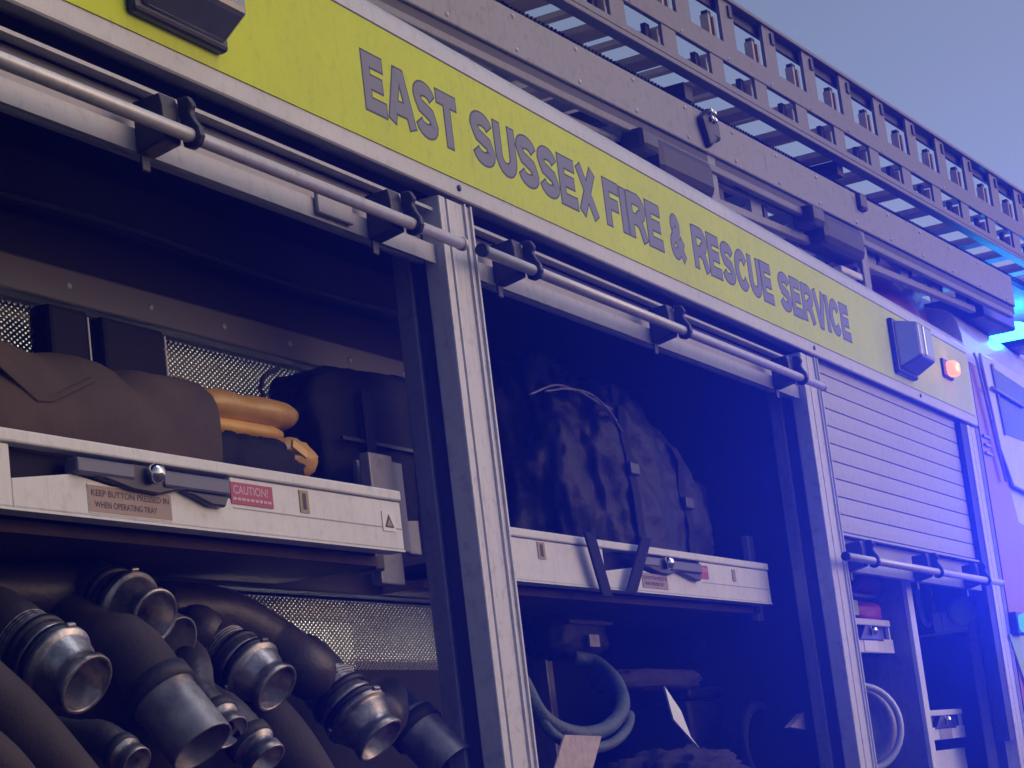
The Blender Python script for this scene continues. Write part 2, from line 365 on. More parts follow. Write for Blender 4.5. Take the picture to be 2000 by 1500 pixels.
for X in (4.5, 5.1):
    MB().box((X, .60, 1.6), (X + .04, .655, 2.62)).build('upright', K['jamb'], FE, .003)
def mesh_panel(x0, x1, z0, z1, Y):
    mb = MB(); pit = .0145; wdt = .0040; hh = z1 - z0; sl_ = .62
    n = int((x1 - x0 + hh / sl_) / pit)
    for s in (1, -1):
        for i in range(n + 1):
            xb = x0 + i * pit - (hh / sl_ if s > 0 else 0)
            a = Vector((xb, z0)); b = Vector((xb + s * hh / sl_, z1))
            if s < 0: a.x, b.x = xb, xb - hh / sl_
            # clip to x0..x1
            t0, t1 = 0., 1.; dx = b.x - a.x
            for lim, sg in ((x0, 1), (x1, -1)):
                if abs(dx) > 1e-9:
                    t = (lim - a.x) / dx
                    if (dx * sg) > 0: t0 = max(t0, t)
                    else: t1 = min(t1, t)
            if t1 - t0 < .01: continue
            p, q = a + (b - a) * t0, a + (b - a) * t1
            d = (q - p).normalized(); nn = Vector((-d.y, d.x)) * wdt / 2
            y0, y1 = Y - .001 * s, Y - .001 * s + .0009
            vs = [(c.x, y, c.y) for y in (y0, y1) for c in (p - nn, q - nn, q + nn, p + nn)]
            mb.add(vs, [(0, 1, 2, 3), (7, 6, 5, 4), (0, 4, 5, 1), (2, 6, 7, 3)])
    o = mb.build('mesh_screen', K['mesh'], FE); o['kind'] = 'stuff'; return o
mesh_panel(2.95, 4.12, 1.866, 1.992, .345)
mesh_panel(2.30, 4.12, 2.20, 2.408, .345)
# space behind the screens: pale lining, and strips added to backlight the mesh
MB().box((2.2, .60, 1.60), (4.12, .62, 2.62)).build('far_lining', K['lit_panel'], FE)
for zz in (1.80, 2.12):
    MB().box((2.7, .40, zz), (4.05, .412, zz + .012)).build('added_backlight_strip', K['strip'], FE)

# ---- roller shutters
def slat_run(parent, x0, x1, z0, z1, Y, pitch):
    n = int(round((z1 - z0) / pitch)); me = None
    for i in range(n):
        a = z0 + i * pitch
        pr = [(Y - .001, a + .0022), (Y - .0042, a + .0034), (Y - .0048, a + pitch * .5), (Y - .0042, a + pitch - .0006), (Y - .003, a + pitch), (Y + .008, a + pitch), (Y + .008, a + .0022)]
        MB().prism_x(pr, x0, x1).build('slat', K['shutter'], parent)
def bracket(x, zr, yr, ybar, parent, s=1.):
    """black moulded clip: a block behind the lift rod and a curved strap round its front"""
    top = zr + .066 * s
    blk = [(ybar, top - .004), (yr + .016, top), (yr + .012, top - .02), (yr + .013, zr - .012), (ybar - .012, zr - .020), (ybar, zr - .022)]
    MB().box((x - .030 * s, ybar - .006, zr - .046), (x - .006, ybar - .0005, zr - .0225)).build('clip_tail', K['black'], parent, .002)
    MB().prism_x(blk, x - .036 * s, x + .014 * s).build('clip', K['black'], parent, .003)
    st = [(yr + .016, top + .002), (yr - .002, top + .001), (yr - .009, top - .012), (yr - .004, zr + .034), (yr - .009, zr + .022), (yr - .0165, zr + .010), (yr - .0185, zr - .003), (yr - .013, zr - .015), (yr, zr - .0195),
          (yr + .012, zr - .014), (yr + .0135, zr)]
    MB().prism_x(st, x + .0145 * s, x + .031 * s).build('clip_strap', K['black'], parent, .003)
YB = .025
def shutter(x0, x1, zb, rod, clips, slats_to, zr, pitch=.0487):
    bar = [(YB + .004, zb), (YB - .004, zb), (YB - .004, zb + .034), (YB + .004, zb + .036)]
    b = MB().prism_x(bar, x0, x1).build('roller_shutter', K['shutter'], FE)
    MB().prism_x([(YB + .020, zb + .004), (YB + .020, zb + .095), (YB + .028, zb + .095), (YB + .028, zb + .004)], x0, x1).build('bar_web', K['alu_dull'], b)  # darker metal puts the shade under the lip into the web colour
    MB().prism_x([(YB - .010, zb + .094), (YB - .010, zb + .100), (YB + .019, zb + .104), (YB + .019, zb + .099)], x0, x1).build('bar_ridge', K['shutter'], b)
    if slats_to: slat_run(b, x0, x1, zb + .105, slats_to, YB + .006, pitch)
    MB().tube([(rod[0], -.04, zr), (rod[1], -.04, zr)], .0105, 18).build('lift_rod', K['alu_rod'], b)
    for x in (rod[0], rod[1]):
        s_ = -1 if x == rod[0] else 1
        MB().tube([(x + s_ * .0005, -.04, zr), (x + s_ * .012, -.04, zr)], .0118, 18).build('rod_end_cap', K['black'] if s_ < 0 else K['alu_rod'], b)
    for x in clips: bracket(x, zr, -.04, YB - .004, b, .86)
    return b
s1 = shutter(1.45, 3.488, 2.537, (1.6, 3.465), [at(372, 255, -.05).x, at(806, 420, -.05).x], None, 2.556)
s2 = shutter(3.632, 5.632, 2.537, (3.562, 5.640), [at(1042, 510, -.05).x, at(1338, 640, -.05).x, at(1566, 722, -.05).x], None, 2.560)
s3 = shutter(5.782, 7.44, 2.094, (5.635, 7.46), [at(1706, 1070, -.05).x, at(1832, 1095, -.05).x, at(1926, 1115, -.05).x], 2.69, 2.112)
MB().box((7.445, .008, 1.6), (7.524, .05, 2.66)).build('shutter_guide', K['rubber'], FE)
o = MB().box((at(622, 395, .012).x, .012, 2.545), (at(690, 420, .012).x, .0195, 2.590)).build('lock_plate', K['alu_dull'], s1, .002)

# ---- slide-out trays
def text_on(txt, x0, z0, hgt, Y, m, parent, width=None, name='sticker_text'):
    cu = bpy.data.curves.new(name, 'FONT'); cu.body = txt; cu.size = 1; cu.extrude = 0.0; cu.offset = .012
    ob = bpy.data.objects.new('tmp', cu); COL.objects.link(ob)
    dg = bpy.context.evaluated_depsgraph_get(); me = bpy.data.meshes.new_from_object(ob.evaluated_get(dg))
    bpy.data.objects.remove(ob)
    xs = [v.co.x for v in me.vertices]; ys = [v.co.y for v in me.vertices]
    if not xs: return
    a, b_, c, d = min(xs), max(xs), min(ys), max(ys); kz = hgt / (d - c); kx_ = (width / (b_ - a)) if width else kz
    for v in me.vertices: v.co = Vector((x0 + (v.co.x - a) * kx_, Y, z0 + (v.co.y - c) * kz))
    me.materials.clear(); me.materials.append(m)
    o = bpy.data.objects.new(name, me); COL.objects.link(o); adopt(o, parent); return o

def tray(x0, x1, Y, z0, z1, latch_x, slot, dy):
    a, b = slot
    t = MB().prism_y([(a, z0), (x1, z0), (x1, z1 - .019), (b, z1 - .019), (b, z0 + .048), (b - .07, z0 + .040), (latch_x + .06, z0 + .052), (latch_x - .02, z0 + .036), (latch_x - .16, z0 + .052), (a, z0 + .036)], Y, Y + .012).build('tray', K['tray_white'], FE, .002)
    if x0 < a: MB().box((x0, Y, z0), (a - .0005, Y + .012, z1 - .019)).build('tray_front', K['tray_white'], t, .002)
    MB().box((x0, Y - .004, z1 - .0175), (x1, Y + .02, z1)).build('top_rail', K['tray_white'], t, .003)
    MB().box((x0, Y - .001, z0 - .004), (x1, Y + .03, z0 - .0005)).build('bottom_flange', K['tray_white'], t)
    MB().box((b + .002, Y - .0009, z0 + .0335), (x1, Y + .001, z0 + .0350)).build('fold_line', K['alu_dull'], t)
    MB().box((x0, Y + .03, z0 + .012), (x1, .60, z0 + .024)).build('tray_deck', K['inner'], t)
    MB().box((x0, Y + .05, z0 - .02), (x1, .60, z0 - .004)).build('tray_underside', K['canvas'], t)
    MB().box((a, Y + .022, z0), (b, Y + .026, z1 - .02)).build('recess_back', K['inner_dark'], t)
    # latch: two grey bars, black bolt block, bright knob
    zb_ = z1 - .022; be = b - .022
    MB().box((latch_x - .165, Y - .012, zb_ - .025), (latch_x - .035, Y + .012, zb_ - .003)).build('latch_bar', K['latch'], t, .004)
    MB().box((latch_x + .032, Y - .014, zb_ - .029), (be, Y + .014, zb_ - .005)).build('latch_bar', K['latch'], t, .004)
    MB().prism_y([(latch_x - .12, zb_ - .0255), (latch_x - .04, zb_ - .038), (latch_x + .02, zb_ - .040), (latch_x + .07, zb_ - .031), (latch_x + .0315, zb_ - .002), (latch_x - .0345, zb_ - .002)], Y - .010, Y + .016).build('latch_block', K['black'], t, .003)
    MB().prism_y([(latch_x + .08, zb_ - .0295), (be - .05, zb_ - .046), (be - .015, zb_ - .046), (be - .003, zb_ - .0295)], Y - .012, Y + .012).build('latch_claw', K['black'], t, .003)
    kn = MB(); kn.lathe((latch_x, Y - .030, zb_ - .014), (-.25, -1, 0), [(0, .0001), (.001, .007), (.005, .0125), (.012, .014), (.022, .012), (.024, .008)], 18)
    kn.build('knob', K['chrome'], t)
    return t
T1 = tray(1.5, 3.30, .05, 2.024, 2.122, at(303, 915, .03).x, (at(20, 900, .05).x, at(450, 950, .05).x), 0)
T2 = tray(3.68, 5.585, .16, 2.019, 2.121, at(1307, 1098, .14).x, (at(1180, 1100, .16).x, at(1367, 1110, .16).x), 0)
def sticker(t, Y, pa, pb, m):
    A, B = at(*pa, Y), at(*pb, Y)
    return MB().box((A.x, Y - .0016, min(A.z, B.z)), (B.x, Y - .0002, max(A.z, B.z))).build('sticker', m, t)
# first tray
Y = .05
xa, xb = at(173, 990, Y).x, at(333, 990, Y).x
sk = MB().box((xa, Y - .0016, 2.029), (xb, Y - .0003, 2.064)).build('sticker', K['st_tan'], T1)
MB().box((xa - .001, Y - .0010, 2.0275), (xb + .001, Y - .0003, 2.0655)).build('sticker_border', K['st_white'], T1)
text_on('KEEP BUTTON PRESSED IN', xa + .006, 2.050, .0085, Y - .0019, K['ink'], T1, xb - xa - .012)
text_on('WHEN OPERATING TRAY', xa + .012, 2.035, .0085, Y - .0019, K['ink'], T1, (xb - xa) * .75)
xa, xb = at(449, 960, Y).x, at(530, 960, Y).x
MB().box((xa, Y - .0016, 2.064), (xb, Y - .0003, 2.096)).build('sticker', K['st_red'], T1)
text_on('CAUTION!', xa + .007, 2.079, .0125, Y - .0019, K['ink_pale'], T1, (xb - xa) * .82)
for i in range(9): MB().box((xa + .004 + i * (xb - xa - .008) / 9, Y - .0021, 2.0695), (xa + .004 + (i + .78) * (xb - xa - .008) / 9, Y - .0017, 2.0735)).build('small_print', K['ink_pale'], T1)
xa, xb = at(584, 975, Y).x, at(601, 975, Y).x
MB().box((xa, Y - .0016, 2.064), (xb, Y - .0003, 2.0985)).build('sticker', K['st_yel'], T1)
text_on('1', xa + (xb - xa) * .3, 2.069, .025, Y - .0019, K['ink'], T1, (xb - xa) * .4)
xa, xb = at(744, 1000, Y).x, at(768, 1000, Y).x
MB().box((xa, Y - .0016, 2.052), (xb, Y - .0003, 2.084)).build('sticker', K['st_white'], T1)
mbt = MB().prism_y([(xa + .006, 2.058), (xb - .006, 2.058), ((xa + xb) / 2, 2.080)], Y - .0022, Y - .0018); mbt.build('warning_triangle', K['ink'], T1)
MB().prism_y([(xa + .012, 2.0605), (xb - .012, 2.0605), ((xa + xb) / 2, 2.0725)], Y - .0026, Y - .0023).build('triangle_inside', K['st_yel'], T1)
# second tray
Y = .16
xa, xb = at(1050, 1080, Y).x, at(1064, 1080, Y).x
MB().box((xa, Y - .0016, 2.064), (xb, Y - .0003, 2.0985)).build('sticker', K['st_yel'], T2)
text_on('1', xa + (xb - xa) * .3, 2.069, .025, Y - .0019, K['ink'], T2, (xb - xa) * .4)
xa, xb = at(1255, 1140, Y).x, at(1304, 1145, Y).x
MB().box((xa, Y - .0016, 2.027), (xb, Y - .0003, 2.060)).build('sticker', K['st_tan'], T2)
text_on('KEEP BUTTON PRESSED IN', xa + .006, 2.046, .008, Y - .0019, K['ink'], T2, xb - xa - .012)
text_on('WHEN OPERATING TRAY', xa + .012, 2.033, .008, Y - .0019, K['ink'], T2, (xb - xa) * .75)
xa, xb = at(1352, 1115, Y).x, at(1382, 1118, Y).x
MB().box((xa, Y - .0016, 2.062), (xb, Y - .0003, 2.094)).build('sticker', K['st_red'], T2)
text_on('CAUTION!', xa + .005, 2.078, .011, Y - .0019, K['ink_pale'], T2, (xb - xa) * .9)
xa, xb = at(1429, 1120, Y).x, at(1435, 1120, Y).x
MB().box((xa, Y - .0016, 2.064), (xb, Y - .0003, 2.094)).build('sticker', K['st_yel'], T2)
# tray runner blocks against the jambs
for X, Yt in ((3.33, .11), (5.60, .20)):
    MB().box((X - .02, Yt, 2.00), (X + .012, Yt + .05, 2.11)).build('runner_block', K['black'], FE, .004)
    b_ = MB().box((X + .015, Yt + .01, 1.98), (X + .10, Yt + .03, 2.205)).build('runner_bracket', K['jamb'], FE, .003)
    for dz in (2.06, 2.13):
        MB().lathe((X + .06, Yt + .004, dz), (0, -1, 0), [(0, .0001), (0, .008), (.008, .009)], 10).build('bolt', K['dark_metal'], b_)
rx = at(700, 920, .17).x
for i in range(6):
    MB().box((rx + i * .058, .17 + .008 * (i % 2), 2.05), (rx + i * .058 + .054, .184 + .008 * (i % 2), 2.205 + .004 * (i % 3))).build('ribbed_stop', K['jamb'], FE, .003)

# ---- lamps on the fascia
def scene_light(x0, x1, z0, z1, d=.085):
    g_ = MB().prism_x([(-.002, z0), (-.002, z1), (-.020, z1 - .003), (-.020, z0 + .003)], x0, x1).build('scene_light', K['gasket'], FE, .006)
    i = .010
    vs = [(x0 + i, -.019, z0 + i), (x1 - i, -.019, z0 + i), (x1 - i, -.019, z1 - i), (x0 + i, -.019, z1 - i),
          (x0 + .045, -d, z0 + .045), (x1 - .016, -d, z0 + .045), (x1 - .016, -d, z1 - .022), (x0 + .045, -d, z1 - .022)]
    MB().add(vs, [(0, 3, 2, 1), (4, 5, 6, 7), (0, 1, 5, 4), (1, 2, 6, 5), (2, 3, 7, 6), (3, 0, 4, 7)]).build('lens_cover', K['lens'], g_, .008)
    MB().box((x0 + .09, -d - .004, z0 + .05), (x0 + .105, -d + .002, z1 - .03)).build('lens_rib', K['chrome'], g_, .002)
    return g_
scene_light(2.525, 2.77, 2.724, 2.90, .066)
scene_light(6.60, 6.83, 2.722, 2.895)
mk = MB(); c = at(1846, 722, 0)
mk.lathe((c.x, -.002, c.z), (0, -1, 0), [(-.001, .036), (.0, .036)], 20)
mk = MB().obox((c.x, -.006, c.z), (1, 0, 0), (0, 1, 0), (0, 0, 1), .13, .012, .064).build('marker_light', K['gasket'], FE, .006)
MB().blob((c.x + .01, -.022, c.z), (.045, .022, .026), (20, 12), 3, 0).build('marker_lens', K['amber'], mk)
pl = bpy.data.lights.new('marker_glow', 'POINT'); pl.energy = .12; pl.color = (1, .35, .08); pl.shadow_soft_size = .02
po = bpy.data.objects.new('marker_glow', pl); COL.objects.link(po); po.location = (c.x + .01, -.06, c.z); adopt(po, FE)

# ---- crew cab
cabp = [(0.02, .62), (.004, .64), (.004, 3.00), (.014, 3.05), (.045, 3.095), (.11, 3.12), (1.2, 3.15), (2.2, 3.12), (2.38, 3.05), (2.41, 2.92), (2.41, .62)]
cab = MB().prism_x([(y + .006, z) for y, z in cabp], 7.70, 10.4, True).build('cab', K['white'], FE)
cab.modifiers.new('crisp', 'EDGE_SPLIT').split_angle = math.radians(30)
# red side panel below and behind the door
a = [(7.702, .64), (9.9, .64), (9.9, 2.30), (8.12, 2.36), (8.00, 2.60), (7.90, 2.90), (7.702, 2.90)]
MB().prism_y(a, .0, .008).build('red_side', K['red'], cab)
# door: white frame with a dark window
q = lambda x, y: (at(x, y, 0).x, at(x, y, 0).z)
wl = [q(1929, 716), q(1957, 850), (9.5, 2.735), (9.5, 2.90)]
MB().prism_y([q(1909, 690), q(1950, 880), q(1975, 950), (9.6, 2.44), (9.6, 2.97)], -.012, -.001).build('door', K['white'], cab, .004)
MB().prism_y([q(1930, 718), q(1957, 849), (9.5, 2.70), (9.5, 2.88)], -.0145, -.0125).build('door_window', K['glass_dark'], cab)
MB().prism_y([q(1927, 712), q(1931, 712), q(1959, 849), q(1955, 852)], -.017, -.015).build('window_seal', K['gasket'], cab)
MB().tube([at(1937, 757, -.02), at(2000, 795, -.02)], .006, 8).build('window_bar', K['alu_dull'], cab)
MB().tube([at(1902, 690, -.012), at(1908, 705, -.012), at(1965, 940, -.012)], .005, 8).build('door_seal', K['alu'], cab)
MB().prism_y([q(1968, 1240), q(2015, 1380), q(2030, 1390), q(2030, 1230)], -.006, -.001).build('lime_panel', K['lime'], cab)
mw = at(1928, 870, 0)
for k in range(3):
    MB().obox((mw.x, -.004, mw.z + .03 - .03 * k), (1, 0, 0), (0, 1, 0), (0, 0, 1), .10 - .02 * (k == 1), .004, .010).build('side_mark', K['alu_dull'], cab)

# blue beacon on the cab roof edge and a blue repeater lower down on the cab side
bc = Vector((8.80, .05, 3.15))
bs = MB(); bs.lathe((bc.x, bc.y, bc.z + .055), (0, 0, 1), [(.0, .001), (.004, .05), (.02, .085), (.05, .10), (.085, .10)], 24)
bn = MB().box((bc.x - .11, bc.y - .10, bc.z - .06), (bc.x + .11, bc.y + .12, bc.z - .031)).build('beacon', K['gasket'], FE, .01)
bs.build('beacon_lens', K['beacon'], bn)
bl = bpy.data.lights.new('beacon_light', 'POINT'); bl.energy = 7; bl.color = (.02, .07, 1.0); bl.shadow_soft_size = .09
bo = bpy.data.objects.new('beacon_light', bl); COL.objects.link(bo); bo.location = (bc.x - .02, bc.y - .14, bc.z + .06); adopt(bo, FE)
rp_ = at(2012, 1215, -.06)
rn = MB().box((rp_.x - .06, -.03, rp_.z - .04), (rp_.x + .06, -.001, rp_.z + .04)).build('blue_repeater', K['gasket'], FE, .006)
MB().blob((rp_.x, -.045, rp_.z), (.05, .025, .032), (20, 12), 3, 0).build('repeater_lens', K['blue_led'], rn)
bl2 = bpy.data.lights.new('repeater_light', 'POINT'); bl2.energy = 2; bl2.color = (.03, .06, 1.0); bl2.shadow_soft_size = .05
bo2 = bpy.data.objects.new('repeater_light', bl2); COL.objects.link(bo2); bo2.location = (rp_.x - .02, -.16, rp_.z); adopt(bo2, FE)

# added unseen lamp on a bracket; its blue beam imitates lens flare
MB().tube([(9.30, .0, 2.46), (9.30, -.06, 2.46), (9.30, -.11, 2.44)], .014, 10).build('added_lamp_bracket', K['black'], FE)
wl_ = MB().box((9.26, -.20, 2.37), (9.33, -.08, 2.45)).build('added_flare_lamp', K['gasket'], FE, .012)
MB().blob((9.25, -.14, 2.41), (.03, .05, .032), (20, 12), 2.6, 0).build('added_lamp_lens', K['blue_led'], wl_)
bl4 = bpy.data.lights.new('flare_fill_beam', 'SPOT'); bl4.energy = 12500; bl4.color = (.02, .045, 1.0); bl4.shadow_soft_size = .04
bl4.spot_size = math.radians(21); bl4.spot_blend = .12
bo4 = bpy.data.objects.new('flare_fill_beam', bl4); COL.objects.link(bo4); bo4.location = (9.20, -.14, 2.41)
bo4.rotation_euler = Vector((1, .178, .05)).to_track_quat('Z', 'Y').to_euler(); adopt(bo4, FE)

# roof fittings: red cowl, red box, front housing
cw = at(1745, 560, .30)
MB().blob((7.36, .23, 2.985), (.46, .155, .265), (40, 24), 2.4, .0).build('roof_cowl', K['red'], FE)
ra, rb = at(1455, 440, .16), at(1585, 500, .16)
MB().box((ra.x, .16, 2.985), (rb.x, .45, 3.045)).build('roof_box', K['red'], FE, .01)
hw = at(1998, 570, .0)
MB().blob((hw.x + .10, hw.y + .06, hw.z), (.16, .12, .085), (28, 16), 3.2, 0).build('lamp_housing', K['white'], FE)

# ================================================================ ladders on the roof
LD = Vector((1, -.086, -.020)); LN = Vector((.086, 1, 0)).normalized(); LU = Vector((0, 0, 1))
def LPt(X, off, Z5):        # X along, off = inwards from the outer face, Z5 = height where X = 5.36
    return Vector((X, .132 - .086 * (X - 5.36), Z5 - .02 * (X - 5.36))) + LN * off
def lbar(mb, xa, xb, o0, o1, z0, z1, level=False):
    A, B = LPt(xa, 0, 0), LPt(xb, 0, 0); vs = []
    if level: A.z = B.z = 0
    for P in (A, B):
        for o_, z in ((o0, z0), (o1, z0), (o1, z1), (o0, z1)): vs.append(P + LN * o_ + LU * z)
    return mb.add(vs, [(0, 1, 2, 3), (7, 6, 5, 4), (0, 4, 5, 1), (1, 5, 6, 2), (2, 6, 7, 3), (3, 7, 4, 0)])
LA = thing('short_ladder', 'grey solid-sided ladder clamped on the roof above the lettered band', 'ladder', tuple(LPt(5.36, .2, 3.06)))
lbar(MB(), 3.0, 8.15, 0, .03, 3.198, 3.312).build('string', K['string'], LA, .004)
lbar(MB(), 3.0, 8.15, .008, .030, 3.172, 3.197).build('string_track', K['dark_metal'], LA)
lbar(MB(), 3.0, 8.1, .0, .018, 3.150, 3.171).build('string_flange', K['ladder'], LA, .003)
lbar(MB(), 3.0, 7.95, .032, .055, 3.138, 3.152, True).build('inner_rail', K['string'], LA, .003)
lbar(MB(), 3.0, 7.75, .032, .055, 3.076, 3.100, True).build('lower_rail', K['string'], LA, .003)
for i in range(16):
    x = 3.1 + i * .3
    lbar(MB(), x, x + .075, .035, .05, 3.100, 3.138, True).build('lattice_post', K['string'], LA)
    lbar(MB(), x + .09, x + .115, .035, .05, 3.100, 3.138, True).build('lattice_post', K['dark_metal'], LA)
lbar(MB(), 3.0, 8.15, .42, .45, 3.198, 3.312).build('string', K['string'], LA, .004)
for i in range(16):
    x = 3.2 + i * .3
    lbar(MB(), x, x + .03, .03, .42, 3.255, 3.285).build('rung', K['ladder'], LA)

for i in range(17):
    for dz in (3.215, 3.295):
        p_ = LPt(3.25 + i * .3, -.001, dz); mbr = MB(); mbr.lathe(p_ - LN * .002, -LN, [(0, .0005), (.0005, .005), (.003, .006)], 10); mbr.build('rivet', K['alu'], LA)
LB = thing('extension_ladder', 'long aluminium extension ladder with pierced sides on top of the engine', 'ladder', tuple(LPt(5.36, .2, 3.40)))
XA, XB = 3.6, 10.6
def side(o0, w, near):
    o1 = o0 + w
    lbar(MB(), XA, XB, o0, o0 + .034, 3.408, 3.422).build('lower_flange', K['ladder'], LB, .002)
    lbar(MB(), XA, XB, o0, o1, 3.4225, 3.442).build('lower_chord', K['ladder'], LB, .002)
    lbar(MB(), XA, XB, o0, o1, 3.506, 3.534).build('middle_chord', K['ladder'], LB, .002)
    lbar(MB(), XA, XB, o0 + .004, o1 + .004, 3.5345, 3.568).build('inner_lower_chord', K['ladder'], LB, .002)
    lbar(MB(), XA, XB, o0 - .002, o1 + .02, 3.700, 3.712).build('top_lip', K['ladder'], LB, .002)
    lbar(MB(), XA, XB, o1 + .012, o1 + .022, 3.672, 3.6995).build('top_web', K['dark_metal'], LB)
    for i in range(23):
        x = 3.78 + i * .30
        lbar(MB(), x, x + .085, o0 + .003, o1 - .002, 3.442, 3.506).build('post', K['ladder'], LB)
        if near:
            lbar(MB(), x - .04, x - .015, o0 + .03, o1 + .03, 3.465, 3.505).build('latch_block', K['dark_metal'], LB)
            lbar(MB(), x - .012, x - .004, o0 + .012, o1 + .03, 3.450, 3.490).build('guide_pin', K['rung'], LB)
        x += .12
        lbar(MB(), x, x + .09, o0 + .006, o1 + .002, 3.568, 3.700).build('post', K['ladder'], LB)
        if near:
            lbar(MB(), x + .055, x + .078, o0 + .001, o0 + .0055, 3.655, 3.688).build('slot_cover', K['dark_metal'], LB)
            for dx in (-.055, -.02):
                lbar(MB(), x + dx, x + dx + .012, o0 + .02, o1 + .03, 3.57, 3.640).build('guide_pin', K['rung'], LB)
            lbar(MB(), x - .043, x - .02, o0 + .025, o1 + .03, 3.585, 3.655).build('latch_block', K['dark_metal'], LB)
side(0, .014, True); side(.53, .014, False)
lbar(MB(), XA, XB, .14, .165, 3.415, 3.432).build('centre_rail', K['dark_metal'], LB)
for i in range(46):
    x = 3.78 + i * .15
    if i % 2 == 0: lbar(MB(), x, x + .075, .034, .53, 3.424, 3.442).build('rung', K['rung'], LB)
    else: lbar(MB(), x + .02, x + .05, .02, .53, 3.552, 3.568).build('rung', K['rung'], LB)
# toothed non-slip edge on the centre rail
tb = MB(); x = 3.7
while x < 8.8:
    lbar(tb, x, x + .008, .128, .14, 3.418, 3.428); x += .02
o = tb.build('toothed_edge', K['dark_metal'], LB); o['kind'] = 'stuff'
MB().tube(spline([LPt(3.7 + i * .5, .27, 3.47 - .012 * (i % 2)) for i in range(13)], 4), .006, 8).build('hauling_line', K['paper'], LB)
for i in range(20):
    mbr = MB(); mbr.lathe(LPt(3.90 + i * .3, -.001, 3.517) - LN * .002, -LN, [(0, .0005), (.0005, .004), (.003, .005)], 8); mbr.build('rivet', K['alu'], LB)
# front end of the ladders
lbar(MB(), 8.0, 8.4, .08, .40, 3.16, 3.25).build('head_block', K['dark_metal'], LA, .01)

# gantry posts and clamps that hold the ladders
def gantry(X, clamp):
    b0 = LPt(X, -.012, 0); 
    p = MB().obox((b0.x, b0.y + .03, 3.115), LD, LN, LU, .055, .02, .27).build('gantry_post', K['string'], FE, .004)
    MB().obox((b0.x + .005, b0.y + .02, 3.262), LD, LN, LU, .06, .05, .055).build('post_cap', K['black'], p, .01)
    MB().obox((b0.x - .01, b0.y + .25, 3.03), LD, LN, LU, .06, .44, .05).build('cross_beam', K['dark_metal'], p, .006)
    MB().obox((b0.x - .22, b0.y + .06, 3.115), LD, LN, LU, .34, .10, .10).build('clamp_body', K['dark_metal'], p, .025)
    MB().obox((b0.x - .46, b0.y + .05, 3.135), LD, LN, LU, .09, .07, .06).build('clamp_grip', K['black'], p, .015)
    MB().obox((b0.x - .10, b0.y + .05, 3.025), LD, LN, LU, .20, .03, .022).build('clamp_lever', K['alu'], p, .004)
    if clamp:
        MB().obox((b0.x - .02, b0.y + .012, 3.265), (1, 0, .5), LN, (-.5, 0, 1), .10, .03, .09).build('clamp_jaw', K['black'], p, .012)
        for i in range(4):
            MB().blob((b0.x - .03 + .025 * (i % 2), b0.y - .008, 3.285 + .02 * (i // 2)), (.009, .006, .009), (10, 6), 2, 0).build('jaw_bolt', K['chrome'], p)
    MB().obox((b0.x, b0.y + .46, 3.20), LD, LN, LU, .05, .03, .41).build('inner_post', K['dark_metal'], p)
    MB().obox((b0.x, b0.y + .25, 3.375), LD, LN, LU, .05, .40, .045).build('upper_beam', K['dark_metal'], p)
gantry(5.50, True); gantry(6.60, False)
gantry(3.2, False)

